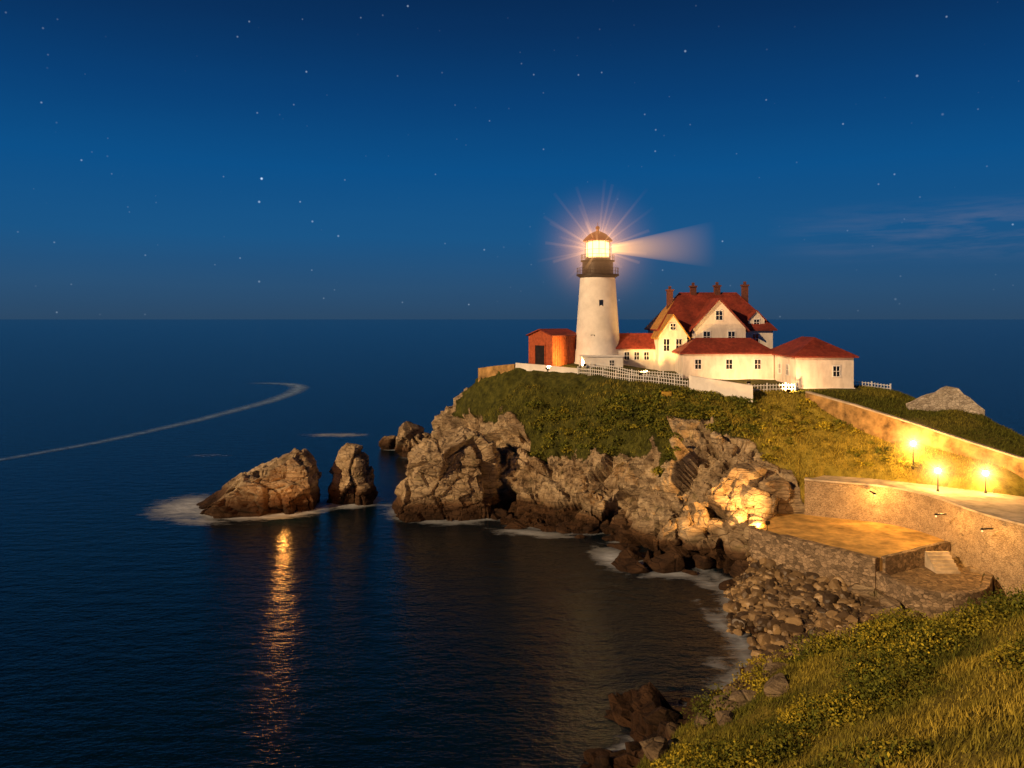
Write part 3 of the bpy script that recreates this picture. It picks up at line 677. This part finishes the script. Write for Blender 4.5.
# ------------------------------------------------------------ LAMPS
MH=glow_volume('lamp_halo_glow',.9,3.8,1.6,-1.7,(1,.5,.15)); MR=glow_volume('lamp_starburst_glow',3.5,3.,1.,-1.7,(1,.55,.2))  # emissive volumes imitating halo and starburst around each lamp
def lamp(x_,y_,z_,zh,e):
    pr=empty('street_lamp',(x_,y_,z_)); h=zh-z_
    lathe('post',[(0,-.3),(.16,-.3),(.16,.2),(.08,.3),(.055,h-.45),(.14,h-.35),(.14,h-.3),(0,h-.3)],12,M_black,pr)
    v,f=ico(3); o=mknp('globe',v*.3+np.array([0,0,h]),f,M_lamp,pr,True)
    lathe('cap',[(.24,h+.38),(.1,h+.46),(0,h+.52)],12,M_black,pr)
    l=bpy.data.lights.new('lamp_light','POINT'); l.energy=e; l.color=(1,.50,.12); l.shadow_soft_size=.34
    q_=bpy.data.objects.new('lamp_light',l); q_.location=(0,0,h); q_.parent=pr; S.collection.objects.link(q_)
    v,f=ico(3); o=mknp('lamp_halo_glow',v*3.8,f,MH,pr,True); o.location=(0,0,h)
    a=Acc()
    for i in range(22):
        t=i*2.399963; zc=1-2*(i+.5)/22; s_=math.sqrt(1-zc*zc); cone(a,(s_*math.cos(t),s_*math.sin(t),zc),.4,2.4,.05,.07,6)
    o=mk('lamp_starburst_cones',a.v,a.f,MR,pr); o.location=(0,0,h)
lamp(49.6,98.9,gz(49.6,98.9),14.6,11000)
lamp(49.4,92.8,10.,12.4,7500); lamp(54.4,91.9,10.,12.3,7500)
# unseen lanterns added on the road wall to wash the terrace orange
def fill_lantern(x_,y_,z_,e,dx=0.,dy=-1.):
    pr=empty('terrace_fill_lantern',(x_,y_,z_),math.atan2(dy,dx)+math.pi/2)
    box('bracket',-.1,.1,-.35,.9,-.05,.05,M_black,pr); v,f=ico(2); mknp('bulb',v*.09+np.array([0,-.3,-.2]),f,M_flens,pr,True)
    o=lathe('hood',[(.22,.06),(.06,.2),(0,.22)],10,M_black,pr); o.location=(0,-.3,-.1)
    l=bpy.data.lights.new('terrace_fill_light','POINT'); l.energy=e; l.color=(1,.50,.12); l.shadow_soft_size=.11
    q_=bpy.data.objects.new('terrace_fill_light',l); q_.location=(0,-.3,-.2); q_.parent=pr; S.collection.objects.link(q_)
fill_lantern(42.4,93.8,9.6,2600); fill_lantern(45.,84.4,9.4,2200,-1.,-.2); fill_lantern(46.4,78.5,9.4,1500,-1.,-.2)
def flood(x_,y_,tgt,e,ang,col=(1,.55,.16)):
    z_=gz(x_,y_); pr=empty('floodlight',(x_,y_,z_)); d=(Vector(tgt)-Vector((x_,y_,z_+.6))).normalized(); rot=d.to_track_quat('-Z','Y').to_euler()
    box('stake',-.05,.05,-.05,.05,-.3,.5,M_black,pr)
    o=box('housing',-.28,.28,-.2,.2,0,.22,M_black,pr,.03); o.location=(0,0,.6); o.rotation_euler=rot
    o=box('lens',-.24,.24,-.16,.16,-.02,-.003,M_flens,pr); o.location=(0,0,.6); o.rotation_euler=rot
    l=bpy.data.lights.new('cliff_fill_lamp','SPOT'); l.energy=e; l.color=col; l.spot_size=math.radians(ang); l.spot_blend=.6; l.shadow_soft_size=.15
    q_=bpy.data.objects.new('cliff_fill_lamp',l); q_.location=(d.x*.15,d.y*.15,.6+d.z*.15); q_.rotation_euler=rot; q_.parent=pr; S.collection.objects.link(q_)
flood(12.2,135,(8.6,139.3,25),8500,95,(1,.62,.14))
flood(20.5,127.5,(26.,139,31),14000,75)
flood(6.,136.6,(14,139,30),3500,80,(1,.6,.28))
flood(36,121.8,(36,135,28),4200,125,(1,.53,.22))
flood(40,115.6,(46,124,25),3600,120,(1,.53,.22))
flood(31,117.0,(32,110,15.5),3500,120)
# fill spot added at the terrace edge to brighten the cliff face
z_f=6.1
pr=empty('floodlight',(29.2,91.6,z_f)); tgt=Vector((21,107,9)); d_=(tgt-Vector((29.2,91.6,z_f+.6))).normalized(); rot=d_.to_track_quat('-Z','Y').to_euler()
box('stake',-.05,.05,-.05,.05,-.3,.5,M_black,pr); o=box('housing',-.28,.28,-.2,.2,0,.22,M_black,pr,.03); o.location=(0,0,.6); o.rotation_euler=rot
l=bpy.data.lights.new('cliff_fill_lamp','SPOT'); l.energy=16000; l.color=(1,.5,.14); l.spot_size=math.radians(110); l.spot_blend=.8; l.shadow_soft_size=.15
q_=bpy.data.objects.new('cliff_fill_lamp',l); q_.location=(d_.x*.15,d_.y*.15,.6+d_.z*.15); q_.rotation_euler=rot; q_.parent=pr; S.collection.objects.link(q_)
# added bare light, no fixture, for the warm streak under the sea rock
l=bpy.data.lights.new('streak_fill','POINT'); l.energy=950; l.color=(1,.38,.07); l.shadow_soft_size=.25
o=bpy.data.objects.new('streak_fill',l); o.location=(-33.8,118.4,3.5); S.collection.objects.link(o)

# ------------------------------------------------------------ SEA
def ext(a0,a1,st,lo,hi,g=1.22):
    m_=list(np.arange(a0,a1,st)); s=st; up=[];q_=m_[-1]
    while q_<hi: s*=g; q_+=s; up.append(q_)
    s=st; dn=[];q_=m_[0]
    while q_>lo: s*=g; q_-=s; dn.append(q_)
    return np.array(dn[::-1]+m_+up)
sx=ext(-125,60,.8,-60000,60000); sy=ext(48,250,.8,-300,60000)
GX2,GY2=np.meshgrid(sx,sy); SP=np.c_[GX2.ravel(),GY2.ravel()]
foam=np.zeros(len(SP)); reg=(SP[:,0]>-130)&(SP[:,0]<65)&(SP[:,1]>44)&(SP[:,1]<260)
R_=SP[reg]; dc=pdist(R_,coast); fo=np.exp(-dc/1.5)*.85
def ell(cx,cy,rx,ry):
    u=(R_[:,0]-cx)/rx; w=(R_[:,1]-cy)/ry; return np.exp(-np.maximum(0,np.sqrt(u*u+w*w)-1)*3.)
for e in ((-40.5,127,10,6.8,.95),(-26.4,132,4.2,4.8,.95),(-9.6,125.5,8.8,7.8,.8),(-27,186,3,3,.9)): 
    fo=np.maximum(fo,e[4]*ell(*e[:4])**1.3)
for (cx,cy,rx,ry,an,s) in ((-52,128,6,9,.2,1.1),(-47,119,6,3,-.2,.8),(-32,127,4,4,0,.9),(-45,207,10,4,.0,.85),(-67,176,6,2.5,0,.5),(-20,128,3,5,0,.5),(3,112,7,2.2,-.3,.9),(13,100,3,6,.2,1.1),(22,91,2,3,.3,.8),(19,94,5,2.,0,.95),(20.5,78,1.2,8,.1,.75),(18,69,1.4,3,.3,.6),(-22,175,3,6,0,.7)):
    c_,s_=math.cos(an),math.sin(an); dx=R_[:,0]-cx; dy=R_[:,1]-cy; u=(dx*c_+dy*s_)/rx; w=(-dx*s_+dy*c_)/ry; fo=np.maximum(fo,s*np.exp(-(u*u+w*w)))
foam[reg]=fo
idx=np.arange(len(SP)).reshape(len(sy),len(sx)); F=np.c_[idx[:-1,:-1].ravel(),idx[:-1,1:].ravel(),idx[1:,1:].ravel(),idx[1:,:-1].ravel()]
m,nt,b=nm('sea_water'); p=geo_pos(nt)
af=N(nt,'ShaderNodeAttribute'); af.attribute_name='foam'
nf=noise(nt,mapping(nt,p,(.35,.7,1)),.9,5,.7,.5)
ff=mth(nt,'MULTIPLY',mth(nt,'SUBTRACT',mth(nt,'ADD',af.outputs['Fac'],mth(nt,'MULTIPLY',nf,1.35)),1.02),1.1,True)
ff=mth(nt,'MULTIPLY',ff,mth(nt,'GREATER_THAN',af.outputs['Fac'],.03))
base=ramp(nt,noise(nt,p,.02,3),[(.3,(.0005,.007,.014)),(.7,(.001,.011,.02))])
L(nt,mixc(nt,ff,base,(.6,.66,.72)),b.inputs['Base Color'])
L(nt,mth(nt,'ADD',.17,mth(nt,'MULTIPLY',ff,.6)),b.inputs['Roughness']); b.inputs['IOR'].default_value=1.33
b.inputs['Specular IOR Level'].default_value=.36
w1=noise(nt,mapping(nt,p,(.25,.5,1)),1.,4,.6); w2=noise(nt,mapping(nt,p,(1.2,2.4,1)),1.,3,.6)
hh=mth(nt,'ADD',w1,mth(nt,'MULTIPLY',w2,.3)); bump(nt,b,hh,.6,.45)
mknp('sea',np.c_[SP,np.zeros(len(SP))],F,m,None,True,{'foam':foam})
# boat wake
wk=densify([(-118,155),(-109,170),(-100,196),(-93,237),(-88.5,290),(-89,325),(-93,352),(-101,368),(-112,374),(-124,374)],3.)
for _ in range(4): wk[1:-1]=(wk[:-2]+wk[1:-1]*2+wk[2:])/4
t=np.gradient(wk,axis=0); t/=np.linalg.norm(t,axis=1)[:,None]; nn=np.c_[-t[:,1],t[:,0]]; s_=np.linspace(0,1,len(wk))
VV=[];at_=[]
for k_,o_ in enumerate((-1,-.5,0,.5,1)):
    w=(1.6+4.*s_)[:,None]; VV.append(np.c_[wk+nn*w*o_,np.full(len(wk),.03)]); at_.append((1-abs(o_))*(.9+.9*s_)*np.minimum(1,(1-s_)*12))
VV=np.stack(VV,1).reshape(-1,3); at_=np.stack(at_,1).ravel(); idx=np.arange(len(VV)).reshape(-1,5); F=np.c_[idx[:-1,:-1].ravel(),idx[:-1,1:].ravel(),idx[1:,1:].ravel(),idx[1:,:-1].ravel()]
m,nt,b=nm('wake_foam'); p=geo_pos(nt); af=N(nt,'ShaderNodeAttribute'); af.attribute_name='foam'
b.inputs['Base Color'].default_value=(.24,.42,.72,1); b.inputs['Roughness'].default_value=.8
L(nt,mth(nt,'MULTIPLY',af.outputs['Fac'],mth(nt,'SUBTRACT',mth(nt,'MULTIPLY',noise(nt,p,.35,5),1.6),.35),True),b.inputs['Alpha'])
mknp('boat_wake',VV,F,m,None,True,{'foam':at_})

# ------------------------------------------------------------ SKY
W=bpy.data.worlds.new('World'); S.world=W; W.use_nodes=True; nt=W.node_tree; bg=nt.nodes['Background']
tc=nt.nodes.new('ShaderNodeTexCoord'); d=tc.outputs['Generated']; sp_=nt.nodes.new('ShaderNodeSeparateXYZ'); L(nt,d,sp_.inputs[0])
zz=sp_.outputs[2]
sky=ramp(nt,zz,[(0,(.026,.068,.135)),(.04,(.024,.085,.185)),(.1,(.011,.096,.25)),(.18,(.004,.085,.26)),(.26,(.003,.055,.19)),(.34,(.0028,.032,.118)),(.44,(.002,.014,.055)),(1,(.001,.005,.022))])
cn=noise(nt,mapping(nt,d,(2.5,2.5,22)),2.6,5,.6,.3)
band=mth(nt,'MULTIPLY',ramp(nt,zz,[(.06,(0,0,0)),(.1,(1,1,1)),(.135,(0,0,0))]),ramp(nt,sp_.outputs[0],[(.3,(0,0,0)),(.5,(1,1,1))]))
sky=mixc(nt,mth(nt,'MULTIPLY',mth(nt,'MULTIPLY',ramp(nt,cn,[(.42,(0,0,0)),(.7,(1,1,1))]),band),.8),sky,(.16,.18,.28))
lowhaze=noise(nt,mapping(nt,d,(1.5,1.5,14)),1.2,4)
sky=mixc(nt,mth(nt,'MULTIPLY',lowhaze,.3),sky,mixc(nt,1.,sky,(.6,.65,.75),'MULTIPLY'))
def stars(scale,thr,keep,gain,sky):
    v=N(nt,'ShaderNodeTexVoronoi',Scale=scale); L(nt,d,v.inputs['Vector'])
    sc=nt.nodes.new('ShaderNodeSeparateColor'); L(nt,v.outputs['Color'],sc.inputs[0])
    s1=mth(nt,'SUBTRACT',1.,mth(nt,'DIVIDE',v.outputs['Distance'],thr),True)
    k_=mth(nt,'MULTIPLY',mth(nt,'MULTIPLY',s1,mth(nt,'POWER',mth(nt,'SUBTRACT',sc.outputs[0],keep,True),1.5)),gain)
    return mixc(nt,1.,sky,mixc(nt,1.,(.7,.86,1.),mixc(nt,1.,k_,(1,1,1),'MULTIPLY'),'MULTIPLY'),'ADD')
sky=stars(34,.06,.6,5.,sky); sky=stars(75,.1,.55,1.3,sky)
L(nt,sky,bg.inputs[0]); bg.inputs[1].default_value=1.

sd=bpy.data.lights.new('sun','SUN'); sd.energy=3.6; sd.angle=math.radians(1.); sd.color=(1,.65,.33)
so=bpy.data.objects.new('sun',sd); S.collection.objects.link(so); so.rotation_euler=Vector((.72,.57,-.37)).to_track_quat('-Z','Y').to_euler()

cam=bpy.data.cameras.new('camera'); co=bpy.data.objects.new('camera',cam); S.collection.objects.link(co); S.camera=co
co.location=(0,0,30); co.rotation_euler=(math.radians(90),0,0); cam.sensor_width=36; cam.lens=800/1024*36; cam.shift_y=-65/1024; cam.clip_end=200000; cam.clip_start=.1
